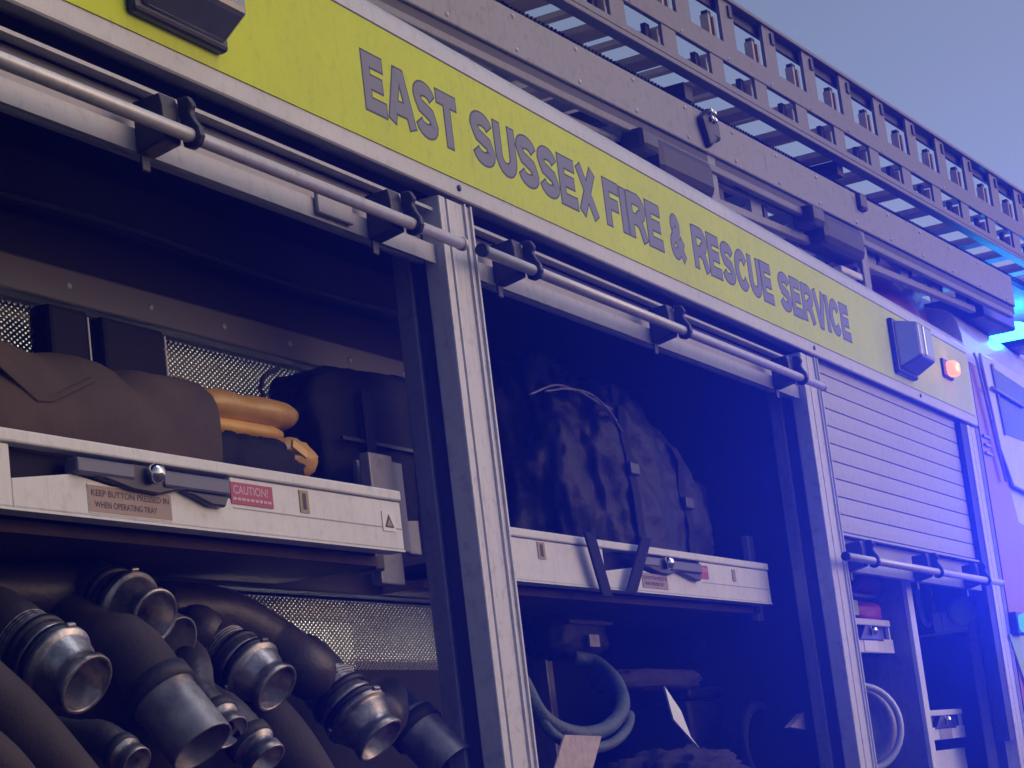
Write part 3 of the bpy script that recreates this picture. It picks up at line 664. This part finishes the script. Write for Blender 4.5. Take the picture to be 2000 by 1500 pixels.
# ================================================================ things carried in the lockers
def hose(label, face, Y, rpx, d, ratio, back, style='coupling', hr=1.0, group='suction hoses in the rear locker', hmat=None, hz=None):
    c = at(*face, Y); r = rpx * px_size(c); a = cam_dir(d[0], d[1], ratio)
    t = thing('suction_hose', label, 'hose', (c.x, c.y, c.z - r), group)
    if style == 'coupling':
        prof = [(3.0, .001), (3.0, .80), (.05, .84), (0, .88), (0, .97), (.05, 1.0), (.22, 1.0), (.34, .95), (.42, .90), (.60, .93), (.85, 1.04), (1.10, 1.09), (1.20, 1.12), (1.24, 1.24), (1.30, 1.27), (1.42, 1.27), (1.48, 1.22), (1.52, 1.08), (1.75, 1.04), (1.8, 1.12), (1.98, 1.12), (2.02, 1.02), (2.6, 1.0), (3.1, .99)]
    elif style == 'pipe':
        prof = [(2.6, .001), (2.6, .90), (.03, .92), (0, .94), (0, 1.0), (.05, 1.0), (1.5, .99), (1.9, .98), (1.95, 1.02), (2.3, 1.02), (2.35, .97), (2.7, .97)]
    else:
        prof = [(1.6, .001), (1.6, .84), (.06, .86), (0, .9), (0, .98), (.06, 1.0), (.5, 1.0), (.55, .9), (.9, .9), (.95, 1.05), (1.2, 1.05), (1.25, .9), (1.8, .9)]
    MB().lathe(c, a, prof, 36, r).build('coupling', K['pipe'] if style == 'pipe' else K['coupling'], t)
    L = prof[-1][0] * r; p0 = c - a * (L - .6 * r); p1 = c - a * (L + 1.2 * r)
    if style == 'coupling':
        for s in (1.66, 2.3):
            MB().lathe(c, a, [(s - .12, 1.0), (s - .11, 1.17), (s + .11, 1.17), (s + .12, 1.0)], 30, r).build('clamp_band', K['dark_metal'], t)
        ref = a.cross(Vector((0, 0, 1))).normalized(); rw = a.cross(ref)
        for k in range(3):
            an = .6 + k * 2 * math.pi / 3; dv = ref * math.cos(an) + rw * math.sin(an)
            MB().obox(c - a * 1.36 * r + dv * 1.30 * r, a, dv, a.cross(dv), .16 * r, .16 * r, .34 * r).build('lug', K['coupling'], t, .002)
        for s in (2.68, 2.80, 2.92):
            MB().lathe(c, a, [(s - .03, 1.02), (s, 1.06), (s + .03, 1.02)], 30, r).build('binding_wire', K['alu_dull'], t)
    else:
        MB().lathe(c, a, [(prof[-1][0] - .75, .9), (prof[-1][0] - .74, 1.13), (prof[-1][0] - .2, 1.13), (prof[-1][0] - .19, .9)], 30, r).build('clamp_band', K['rubber'], t)
    pts = spline([p0, p1] + [at(x, y, yy) for x, y, yy in back], 8)
    mb = MB(); n = 18
    mb.tube(pts, [r * hr * (1.0 + .012 * math.sin(i * 2.1)) for i in range(len(pts))], n)
    mb.build('hose', hmat or K['hose'], t)
    return t
hose('suction hose with worn round coupling, topmost of the pile under the tray', (304, 1206), .10, 58, (80, 21), .62, [(90, 1165, .26), (-120, 1150, .32)], hr=1.12)
hose('suction hose whose thin ring end shows just behind the topmost coupling', (346, 1258), .14, 56, (9, 3), .52, [(200, 1240, .26), (60, 1230, .32)], style='pipe', hr=.9)
hose('suction hose with dented coupling at the far end of the pile by the picture edge', (171, 1339), .02, 66, (120, 63), .50, [(-60, 1210, .20), (-220, 1150, .28)], hr=1.05)
hose('suction hose ending in a pale cut zinc pipe with flattened mouth', (396, 1460), .0, 68, (30, 32), .40, [(190, 1255, .16), (90, 1190, .30)], style='pipe', hr=1.0, hmat=K['hose_b'])
hose('suction hose with bell shaped coupling in the middle of the pile', (542, 1346), .10, 53, (92, 54), .50, [(385, 1240, .22), (330, 1230, .31)], hr=1.0)
hose('long suction hose arched over the pile in front of the mesh screen', (745, 1448), .10, 55, (81, 73), .42, [(600, 1310, .18), (520, 1250, .23), (420, 1200, .27), (300, 1195, .30)], hr=1.0)
hose('suction hose with plain pipe mouth lowest beside the pillar', (885, 1496), .10, 50, (75, 66), .42, [(745, 1400, .17), (680, 1370, .25)], style='pipe', hr=.95)
hose('small bore hose with chrome ring lowest under the dented coupling', (268, 1492), .01, 36, (60, 30), .55, [(140, 1440, .12), (60, 1420, .25)], style='ring')
hose('small bore hose with bright ring tucked behind the zinc pipe', (452, 1432), .06, 40, (60, 50), .55, [(370, 1290, .16), (320, 1250, .28)], style='ring')
hose('small bore hose with dull coupling right of the zinc pipe mouth', (522, 1488), .04, 44, (60, 55), .45, [(410, 1380, .16), (360, 1340, .27)], style='ring')
for pts, rp, lb in (([(-90, 1300, .10), (40, 1420, .05), (190, 1600, .02)], 66, 'brown jacketed hose lying lowest by the picture edge under the dented coupling'),
                    ([(-150, 1400, .06), (-10, 1500, .03), (90, 1640, .0)], 60, 'brown jacketed hose cut off by the lower corner of the picture'),
                    ([(420, 1330, .24), (540, 1440, .15), (640, 1600, .10)], 62, 'brown jacketed hose under the bell shaped coupling')):
    P = spline([at(*p) for p in pts], 8)
    tag(MB().tube(P, rp * px_size(P[len(P) // 2]), 20).build('jacketed_hose', K['hose_b'], None, recenter=True), lb, 'hose', 'brown jacketed hoses in the rear locker')

# on the first tray
c1 = at(362, 835, .175); xl = 2.15
def roll_mesh(x0, x1, cy, cz, ry, rz, seed, n=56, m=40):
    mb = MB(); vs = []
    for i in range(n + 1):
        t = i / n; x = x0 + (x1 - x0) * t
        e = min(1, (1 - t) * 14) ** .5 if t > .93 else 1.0
        for k in range(m):
            a = 2 * math.pi * k / m
            cr = noise.noise(Vector((x * 3.2 + seed, a * .9, 0))) * .10 + .05 * abs(noise.noise(Vector((x * 9 + a * 2.2, seed, a))))
            vy, vz = math.cos(a), math.sin(a)
            q = (abs(vy) ** 2.6 + abs(vz) ** 2.6) ** (-1 / 2.6)
            dip = .22 * math.exp(-((x - (x0 + .62 * (x1 - x0) - .05 * vy)) / .035) ** 2) * max(0, vz) + .10 * math.exp(-((x - (x0 + .40 * (x1 - x0))) / .05) ** 2) * max(0, vz)
            r = (1 + cr - dip) * e
            vs.append((x, cy + ry * vy * q * r, cz + rz * vz * q * r))
    fs = [(i * m + k, i * m + (k + 1) % m, (i + 1) * m + (k + 1) % m, (i + 1) * m + k) for i in range(n) for k in range(m)]
    fs += [tuple(range(m))[::-1], tuple(range(n * m, n * m + m))]
    return mb.add(vs, fs, True)
t = thing('canvas_roll', 'brown canvas sheet rolled up on the first tray', 'sheet', (2.5, .175, 2.06))
roll_mesh(xl, c1.x, .175, 2.165, .092, .105, 1.3).build('roll', K['canvas'], t)
fl = [at(-20, 690, .09), at(20, 700, .085), at(82, 770, .085), at(110, 768, .085), at(180, 735, .09), at(190, 745, .088), at(105, 785, .08), at(75, 785, .08), at(0, 715, .08)]
mbf = MB(); nf = len(fl); mbf.add(fl + [p + Vector((0, .006, 0)) for p in fl], [tuple(range(nf)), tuple(range(nf, 2 * nf))[::-1]] + [(i, (i + 1) % nf, nf + (i + 1) % nf, nf + i) for i in range(nf)])
mbf.build('folded_hem', K['canvas'], t, .002)
a_, b_ = at(300, 777, .22), at(553, 818, .22)
t = thing('orange_roll', 'shiny orange plastic roll lying on the first tray behind the brown canvas', 'roll', ((a_.x + b_.x) / 2, .22, 2.12))
P = [a_ + (b_ - a_) * i / 14 for i in range(15)]
mro = MB(); mro.tube(P, [.033 + .002 * math.sin(i * 1.3) for i in range(13)] + [.031, .024], 26)
for v in mro.v:
    tt = (v.x - a_.x) / (b_.x - a_.x); zc = a_.z + (b_.z - a_.z) * tt; v.z = zc + (v.z - zc) * .82 + .003 * noise.noise(Vector((v.x * 14, v.y * 30, v.z * 30))) ; v.y = .22 + (v.y - .22) * 1.25
mro.build('roll', K['tan'], t)
P2 = [at(330, 815, .20) + (at(546, 850, .20) - at(330, 815, .20)) * i / 12 for i in range(13)]
MB().tube(P2, [.013] * 12 + [.008], 20).build('inner_layer', K['orange'], t)
bb = at(470, 885, .16)
tag(MB().blob((bb.x, .16, bb.z - .035), (.155, .055, .062), (44, 24), 2.8, .14, 4, 2.).build('black_cloth', K['nylon'], None, recenter=True), 'black cloth bundle on the first tray below the orange roll', 'cloth')
tp = at(578, 893, .13)
t = thing('orange_bag', 'small orange pointed bag resting on the tray rail', 'bag', (tp.x, .14, tp.z - .03))
MB().blob((tp.x, .14, tp.z - .002), (.075, .035, .036), (30, 18), 1.7, .10, 3, 4.).build('bag_body', K['tan'], t)
MB().obox((tp.x - .03, .106, tp.z + .006), (1, 0, -.35), (0, 1, 0), (.35, 0, 1), .045, .004, .012).build('bag_strap', K['orange'], t)
# black kit bag
kb = at(690, 850, .24)
t = thing('kit_bag', 'big black kit bag with dangling strap at the end of the first tray', 'bag', (kb.x, .25, 2.06))
MB().blob((kb.x + .03, .25, 2.225), (.25, .075, .165), (44, 26), 4.0, .07, 3, 6., fold=lambda p: Vector((p.x * (1 + .5 * p.z), p.y, p.z + .05 * p.x))).build('bag_body', K['nylon'], t)
MB().box((kb.x - .18, .166, 2.235), (kb.x + .22, .1715, 2.241)).build('zip', K['dark_metal'], t)
for xx in (-.10, .12):
    MB().box((kb.x + xx, .163, 2.08), (kb.x + xx + .035, .1675, 2.33)).build('webbing', K['web'], t)
    MB().box((kb.x + xx - .006, .157, 2.15), (kb.x + xx + .041, .1625, 2.175)).build('buckle', K['black'], t, .002)
MB().tube([at(545, 718, .2), at(515, 735, .2), at(508, 760, .2), at(520, 785, .2)], .004, 8).build('strap', K['web'], t)
MB().obox(at(520, 795, .2), (1, 0, 0), (0, 1, 0), (0, 0, 1), .012, .004, .02).build('strap_clip', K['black'], t)
for xa, xb, lb in ((75, 152, 'black upright case beside the small bright mesh patch'), (178, 300, 'wide black upright case next to the larger mesh patch')):
    A, B = at(xa, 680, .30), at(xb, 700, .30)
    t = thing('equipment_case', lb, 'case', ((A.x + B.x) / 2, .30, 2.05), 'black cases behind the brown canvas')
    MB().box((A.x, .275, 2.05), (B.x, .315, 2.395)).build('shell', K['nylon'], t, .008)
    MB().box((B.x - .006, .273, 2.06), (B.x - .002, .2748, 2.385)).build('edge_strip', K['alu_dull'], t)

# second locker
hb = at(1165, 930, .36)
t = thing('salvage_bag', 'large creased dark bag heaped on the second tray with straps hanging over', 'bag', (hb.x, .36, 2.05))
mbb = MB(); NB, MBn = 150, 90; vs = []
for j in range(MBn + 1):
    th = math.pi * j / MBn - math.pi / 2
    for i in range(NB):
        ph = 2 * math.pi * i / NB; e = .82; sg = lambda q: math.copysign(abs(q) ** e, q)
        d = Vector((sg(math.cos(th)) * sg(math.cos(ph)), sg(math.cos(th)) * sg(math.sin(ph)), sg(math.sin(th))))
        q = Vector((d.x * 2.0, d.y * 2.0, d.z * 1.1)) + Vector((9, 4, 2))
        big = noise.noise(q * 1.1) * .16
        w_ = 1 - abs(noise.noise(Vector((d.x * 5 + d.z * 1.5, d.y * 5, d.z * 1.6 + 3)))) * 2
        fine = 1 - abs(noise.noise(Vector((d.x * 11 - d.z * 4, d.y * 11, d.z * 4 + 7)))) * 2
        fin2 = 1 - abs(noise.noise(Vector((d.x * 19 + d.z * 7, d.y * 19, d.z * 11 + 1)))) * 2
        k = 1 + big + .09 * w_ + .035 * fine + .012 * fin2
        p = Vector((d.x * .49, d.y * .17, d.z * .27)) * k
        p.z = p.z * (1 - .30 * p.x) - .16 * p.x
        p = Vector((hb.x, .37, 2.235)) + p; p.z = max(p.z, 2.046); vs.append(p)
mbb.add(vs, [(j * NB + i, j * NB + (i + 1) % NB, (j + 1) * NB + (i + 1) % NB, (j + 1) * NB + i) for j in range(MBn) for i in range(NB)], True)
mbb.build('bag_body', K['navy'], t)
for (xa, ya), (xb, yb_), w in (((1150, 1040), (1186, 1165), .055), ((1262, 1050), (1232, 1160), .06)):
    A, B = at(xa, ya, .135), at(xb, yb_, .14); d = B - A
    MB().obox((A + B) / 2, (1, 0, 0), (0, 1, 0), d, w, .006, d.length).build('strap', K['web'], t, .002)
def on_bag(u, v):
    i, j = int(u * NB) % NB, min(MBn, max(0, int(v * MBn))); return vs[j * NB + i]
for u0, w_ in ((.70, .022), (.79, .022)):
    P = [on_bag(u0, .30 + .55 * k / 14) + Vector((0, -.006, 0)) for k in range(15)]
    mbq = MB(); q_ = []
    for p in P: q_ += [p + Vector((-w_, -.002, 0)), p + Vector((w_, -.002, 0))]
    mbq.add(q_, [(2 * k, 2 * k + 1, 2 * k + 3, 2 * k + 2) for k in range(14)]); ob = mbq.build('webbing_strap', K['web'], t)
    ob.modifiers.new('thick', 'SOLIDIFY').thickness = .004
    MB().obox(P[6] + Vector((0, -.008, 0)), (1, 0, 0), (0, 1, 0), (0, 0, 1), .055, .010, .03).build('buckle', K['black'], t, .004)
ar = MB()
for k in range(3):
    ar.tube(spline([at(1035 + 30 * k, 770 - 6 * k, .19), at(1090 + 30 * k, 752 + 8 * k, .19), at(1150 + 20 * k, 775 + 14 * k, .20), at(1195 + 10 * k, 800 + 22 * k, .21)], 8), .0025, 6)
ar.build('piping', K['jamb'], t)
A = [at(1335, 925, .3), at(1378, 950, .3), at(1388, 1040, .3), at(1372, 1090, .3), at(1362, 1000, .3), at(1345, 960, .3)]
mbp = MB(); mbp.add(A + [p + Vector((0.01, .02, 0)) for p in A], [(0, 1, 2, 3, 4, 5), (11, 10, 9, 8, 7, 6)] + [(i, (i + 1) % 6, 6 + (i + 1) % 6, 6 + i) for i in range(6)])
tag(mbp.build('folded_sheet', K['sack'], None, recenter=True), 'pale folded sheet end standing right of the large dark bag', 'sheet')
# loop of layflat hose
lp = spline([at(1020, 1330, .22), at(1060, 1400, .18), at(1120, 1432, .16), at(1180, 1425, .16), at(1215, 1385, .18), at(1205, 1335, .24), at(1165, 1295, .30), at(1120, 1285, .34)], 10)
t = thing('layflat_hose', 'pale blue-green hose loop hanging in the second locker', 'hose', tuple(lp[20]))
mbp = MB(); mbp.tube(lp, .016, 14); mbp.build('hose', K['teal'], t)
MB().tube([p + Vector((0, -.012, -.03)) for p in lp[6:44]], .011, 10).build('hose_layer', K['teal'], t)
A = [at(1103, 1435, .13), at(1175, 1438, .13), at(1150, 1530, .12), at(1075, 1530, .12)]
mbp = MB(); mbp.add(A + [p + Vector((0, .003, 0)) for p in A], [(0, 1, 2, 3), (7, 6, 5, 4), (0, 4, 5, 1), (1, 5, 6, 2), (2, 6, 7, 3), (3, 7, 4, 0)])
tag(mbp.build('tag_card', K['tagb'], None, recenter=True), 'tan paper tag under the blue-green hose loop', 'tag')
A = [at(1298, 1340, .16), at(1330, 1388, .16), at(1350, 1440, .16), at(1367, 1462, .16), at(1316, 1405, .15)]
mbp = MB(); mbp.add(A + [p + Vector((0.004, .006, 0)) for p in A], [(0, 1, 2, 3, 4), (9, 8, 7, 6, 5)] + [(i, (i + 1) % 5, 5 + (i + 1) % 5, 5 + i) for i in range(5)])
tag(mbp.build('white_card', K['paper'], None, recenter=True), 'white pointed card standing in the second locker', 'card')
A = [at(1545, 1420, .14), at(1588, 1370, .14), at(1592, 1428, .14)]
mbp = MB(); mbp.add(A + [p + Vector((0.004, .02, 0)) for p in A], [(0, 1, 2), (5, 4, 3), (0, 1, 4, 3), (1, 2, 5, 4), (2, 0, 3, 5)])
tag(mbp.build('wheel_wedge', K['tagb'], None, recenter=True), 'small pale wedge low beside the second pillar', 'wedge')
sk = at(1330, 1500, .26)
tag(MB().blob((sk.x, .28, sk.z - .03), (.34, .13, .075), (50, 28), 2.3, .25, 4, 3.).build('sack', K['sack'], None, recenter=True), 'brown rough sack heaped at the bottom of the second locker', 'sack')
pk = at(1290, 1310, .34)
tag(MB().blob((pk.x, .38, pk.z - .02), (.30, .06, .026), (36, 18), 4., .15, 4, 5.).build('rolled_sheet', K['sack'], None, recenter=True), 'pale rolled sheet lying behind the white pointed card', 'sheet')
cr = at(1450, 1400, .34)
t = thing('equipment_crate', 'dark crate standing behind the white pointed card', 'crate', (cr.x, .40, 1.58))
MB().box((cr.x - .35, .36, 1.58), (cr.x + .45, .56, 1.80)).build('shell', K['navy'], t, .02)
MB().box((cr.x - .36, .35, 1.80), (cr.x + .46, .57, 1.83)).build('lid', K['navy'], t, .01)

rcx = at(1480, 1440, .26)
t = thing('rope_coil', 'dark coiled line low in the second locker near the small pale wedge', 'line', (rcx.x, .28, rcx.z - .1))
for k in range(4):
    MB().tube([Vector((rcx.x + (.15 - .012 * k) * math.cos(a), .25 + .022 * k, rcx.z - .02 + (.10 - .008 * k) * math.sin(a))) for a in [i * .26 for i in range(25)]], .013, 10).build('turn', K['web'], t)
for xx, yy, lb in ((1120, 1235, 'dark pouch above the blue-green hose loop under the second tray'), (1400, 1270, 'dark pouch under the far end of the second tray')):
    pp = at(xx, yy, .40); t = thing('pouch', lb, 'pouch', (pp.x, .42, pp.z - .06), 'dark pouches in the second locker')
    MB().blob((pp.x, .42, pp.z), (.16, .06, .06), (36, 20), 3.6, .12, 3, xx * .01).build('pouch_body', K['navy'], t)
    MB().box((pp.x - .13, .352, pp.z + .012), (pp.x + .13, .358, pp.z + .020)).build('zip', K['dark_metal'], t)
    MB().box((pp.x - .03, .350, pp.z - .04), (pp.x + .03, .356, pp.z - .012)).build('patch', K['jamb'], t)
# third locker
def small_tray(x, z, Y, w, hgt, label_m):
    t = MB().box((x, Y, z), (x + w, Y + .012, z + hgt * .42)).build('small_tray', K['tray_white'], FE, .002)
    MB().box((x - .02, Y - .004, z + hgt * .8), (x + w - .02, Y + .03, z + hgt)).build('top_rail', K['tray_white'], t, .003)
    MB().box((x + w - .03, Y + .002, z + hgt * .421), (x + w - .015, Y + .012, z + hgt * .799)).build('side_stile', K['tray_white'], t)
    MB().box((x, Y + .02, z), (x + w, Y + .3, z + .01)).build('deck', K['inner'], t)
    MB().box((x, Y + .014, z + hgt * .43), (x + w * .38, Y + .022, z + hgt * .79)).build('latch_bar', K['latch'], t, .003)
    MB().box((x + w * .58, Y + .014, z + hgt * .43), (x + w - .04, Y + .022, z + hgt * .79)).build('latch_bar', K['latch'], t, .003)
    MB().prism_y([(x + w * .2, z + hgt * .36), (x + w * .75, z + hgt * .36), (x + w * .58, z + hgt * .8), (x + w * .36, z + hgt * .8)], Y - .006, Y + .012).build('latch_block', K['black'], t, .003)
    kn = MB(); kn.lathe((x + w * .46, Y - .024, z + hgt * .64), (-.25, -1, 0), [(0, .0001), (.001, .007), (.005, .0125), (.012, .014), (.022, .012)], 16); kn.build('knob', K['chrome'], t)
    MB().box((x + w * .30, Y - .002, z + hgt * .03), (x + w * .62, Y - .0003, z + hgt * .36)).build('sticker', label_m, t)
    return t
p = at(1682, 1274, .14); q_ = at(1748, 1276, .14); top = at(1675, 1207, .14)
small_tray(p.x - .10, p.z, .14, q_.x - p.x + .10, top.z - p.z, K['st_white'])
p = at(1826, 1446, .16); q_ = at(1888, 1444, .16); top = at(1822, 1387, .16)
small_tray(p.x - .08, p.z, .16, q_.x - p.x + .08, top.z - p.z, K['alu_dull'])
d0, d1 = at(1787, 1150, .10), at(1823, 1500, .10)
MB().box((d1.x - .05, .10, 1.32), (d1.x, .50, 2.40)).build('pull_out_divider', K['jamb'], FE)
MB().box((d1.x - .055, .085, 1.32), (d1.x + .005, .0995, 2.40)).build('divider_edge', K['tray_white'], FE, .002)
rb_ = at(1690, 1196, .18)
t = thing('red_bag', 'red bag with a yellow flash on the small upper tray of the third locker', 'bag', (rb_.x, .2, rb_.z - .04))
MB().blob((rb_.x, .21, rb_.z), (.14, .06, .032), (34, 20), 3.2, .1, 3, 7.).build('bag_body', K['redbag'], t)
MB().obox((at(1670, 1192, .15).x, .148, rb_.z + .004), (1, 0, 0), (0, 1, 0), (0, 0, 1), .05, .006, .045).build('flash', K['lime'], t, .004)
rc = at(1690, 1142, .20)
tag(MB().blob((rc.x, .22, rc.z), (.16, .06, .030), (34, 20), 2.6, .15, 3, 8.).build('red_cover', K['redbag'], None, recenter=True), 'dark red cover right under the half-closed shutter', 'cover')
MB().box((rc.x - .22, .18, rc.z - .045), (rc.x + .2, .40, rc.z - .035)).build('shelf', K['jamb'], FE)
XW = 7.55
mbp = MB()
for k in range(3):
    mbp.tube([Vector((XW - .012 * k, .238 + (.022 + .003 * k) * math.cos(a), 2.095 + (.075 + .006 * k) * math.sin(a))) for a in [math.radians(q) for q in range(150, 400, 12)]], .0032, 8)
tag(mbp.build('cable_loop', K['paper'], None, recenter=True), 'thin white cable hanging in a loop in the third locker', 'cable')
MB().box((XW - .06, .105, 1.972), (7.599, .265, 1.980)).build('shelf', K['alu_dull'], FE)
t = thing('white_box', 'white notched box on the shelf of the third locker', 'box', (XW, .16, 1.98))
bp_ = [(.108, 1.981), (.218, 1.981), (.218, 2.052), (.168, 2.048), (.163, 2.028), (.150, 2.024), (.146, 2.000), (.108, 2.002)]
mbp = MB(); nb = len(bp_); mbp.add([(XW - .035, y, z) for y, z in bp_] + [(XW + .03, y, z) for y, z in bp_], [tuple(range(nb)), tuple(range(nb, 2 * nb))[::-1]] + [(i, (i + 1) % nb, nb + (i + 1) % nb, nb + i) for i in range(nb)])
mbp.build('box_body', K['paper'], t, .003)
MB().box((XW - .037, .186, 1.985), (XW - .0352, .189, 2.045)).build('seam', K['alu_dull'], t)
mbp = MB(); mbp.lathe((XW - .06, .104, 2.040), (-1, -.45, 0), [(0, .001), (0, .038), (.010, .048), (.025, .050), (.035, .044), (.035, .001)], 24)
tag(mbp.build('signal_lamp', K['lime'], None, recenter=True), 'round yellow-green lamp beside the white notched box', 'lamp')
rl = at(1662, 1425, .22)
t = thing('hose_reel', 'grey round hose reel low in the third locker beside the second pillar', 'reel', (rl.x, .3, 1.32))
mbp = MB(); mbp.lathe((rl.x, .20, rl.z), (-.75, -.66, 0), [(.02, .02), (.03, .09), (.0, .10), (0, .125), (.02, .135), (.04, .135), (.05, .11), (.30, .11)], 40); mbp.build('drum', K['jamb'], t)
mbp = MB(); mbp.tube([Vector((rl.x, .20, rl.z)) + Vector((-.66, .75, 0)) * .12 * math.cos(a) + Vector((0, 0, .12 * math.sin(a))) + Vector((-.02, -.02, 0)) for a in [i * .2 for i in range(33)]], .010, 10); mbp.build('rim', K['alu'], t)
wb1, wb2 = at(1826, 1500, .18), at(1880, 1460, .18)
MB().box((wb1.x, .18, 1.33), (wb2.x + .03, .32, wb2.z)).build('x', K['tray_white'])
o = bpy.data.objects['x']; o.name = 'supply_box'; tag(o, 'plain white box lowest in the third locker', 'box')

# ================================================================ wheels (below the picture)
for X in (2.9, 8.9):
    w = MB(); w.lathe((X, .06, .5), (0, -1, 0), [(0, .22), (-.01, .3), (0, .44), (.03, .5), (.24, .5), (.27, .44)], 40)
    w.build('wheel', K['tyre'], FE)

# ================================================================ air volume added to imitate blue lens flare
hz = MB().box((-20, -14, -1), (30, 18, 5.2)).build('flare_veil', K['asphalt']); hz.data.materials.clear()
hm = bpy.data.materials.new('flare_veil_air'); hm.use_nodes = True; nt = hm.node_tree; nt.nodes.clear()
out = nt.nodes.new('ShaderNodeOutputMaterial'); vol = nt.nodes.new('ShaderNodeVolumePrincipled')
vol.inputs['Color'].default_value = (.85, .87, 1, 1); vol.inputs['Density'].default_value = .0025; vol.inputs['Anisotropy'].default_value = .72
nt.links.new(vol.outputs[0], out.inputs['Volume']); hz.data.materials.append(hm)
hz['kind'] = 'stuff'; hz['label'] = 'thin air volume added to imitate blue lens flare over the lockers'; hz.display_type = 'WIRE'
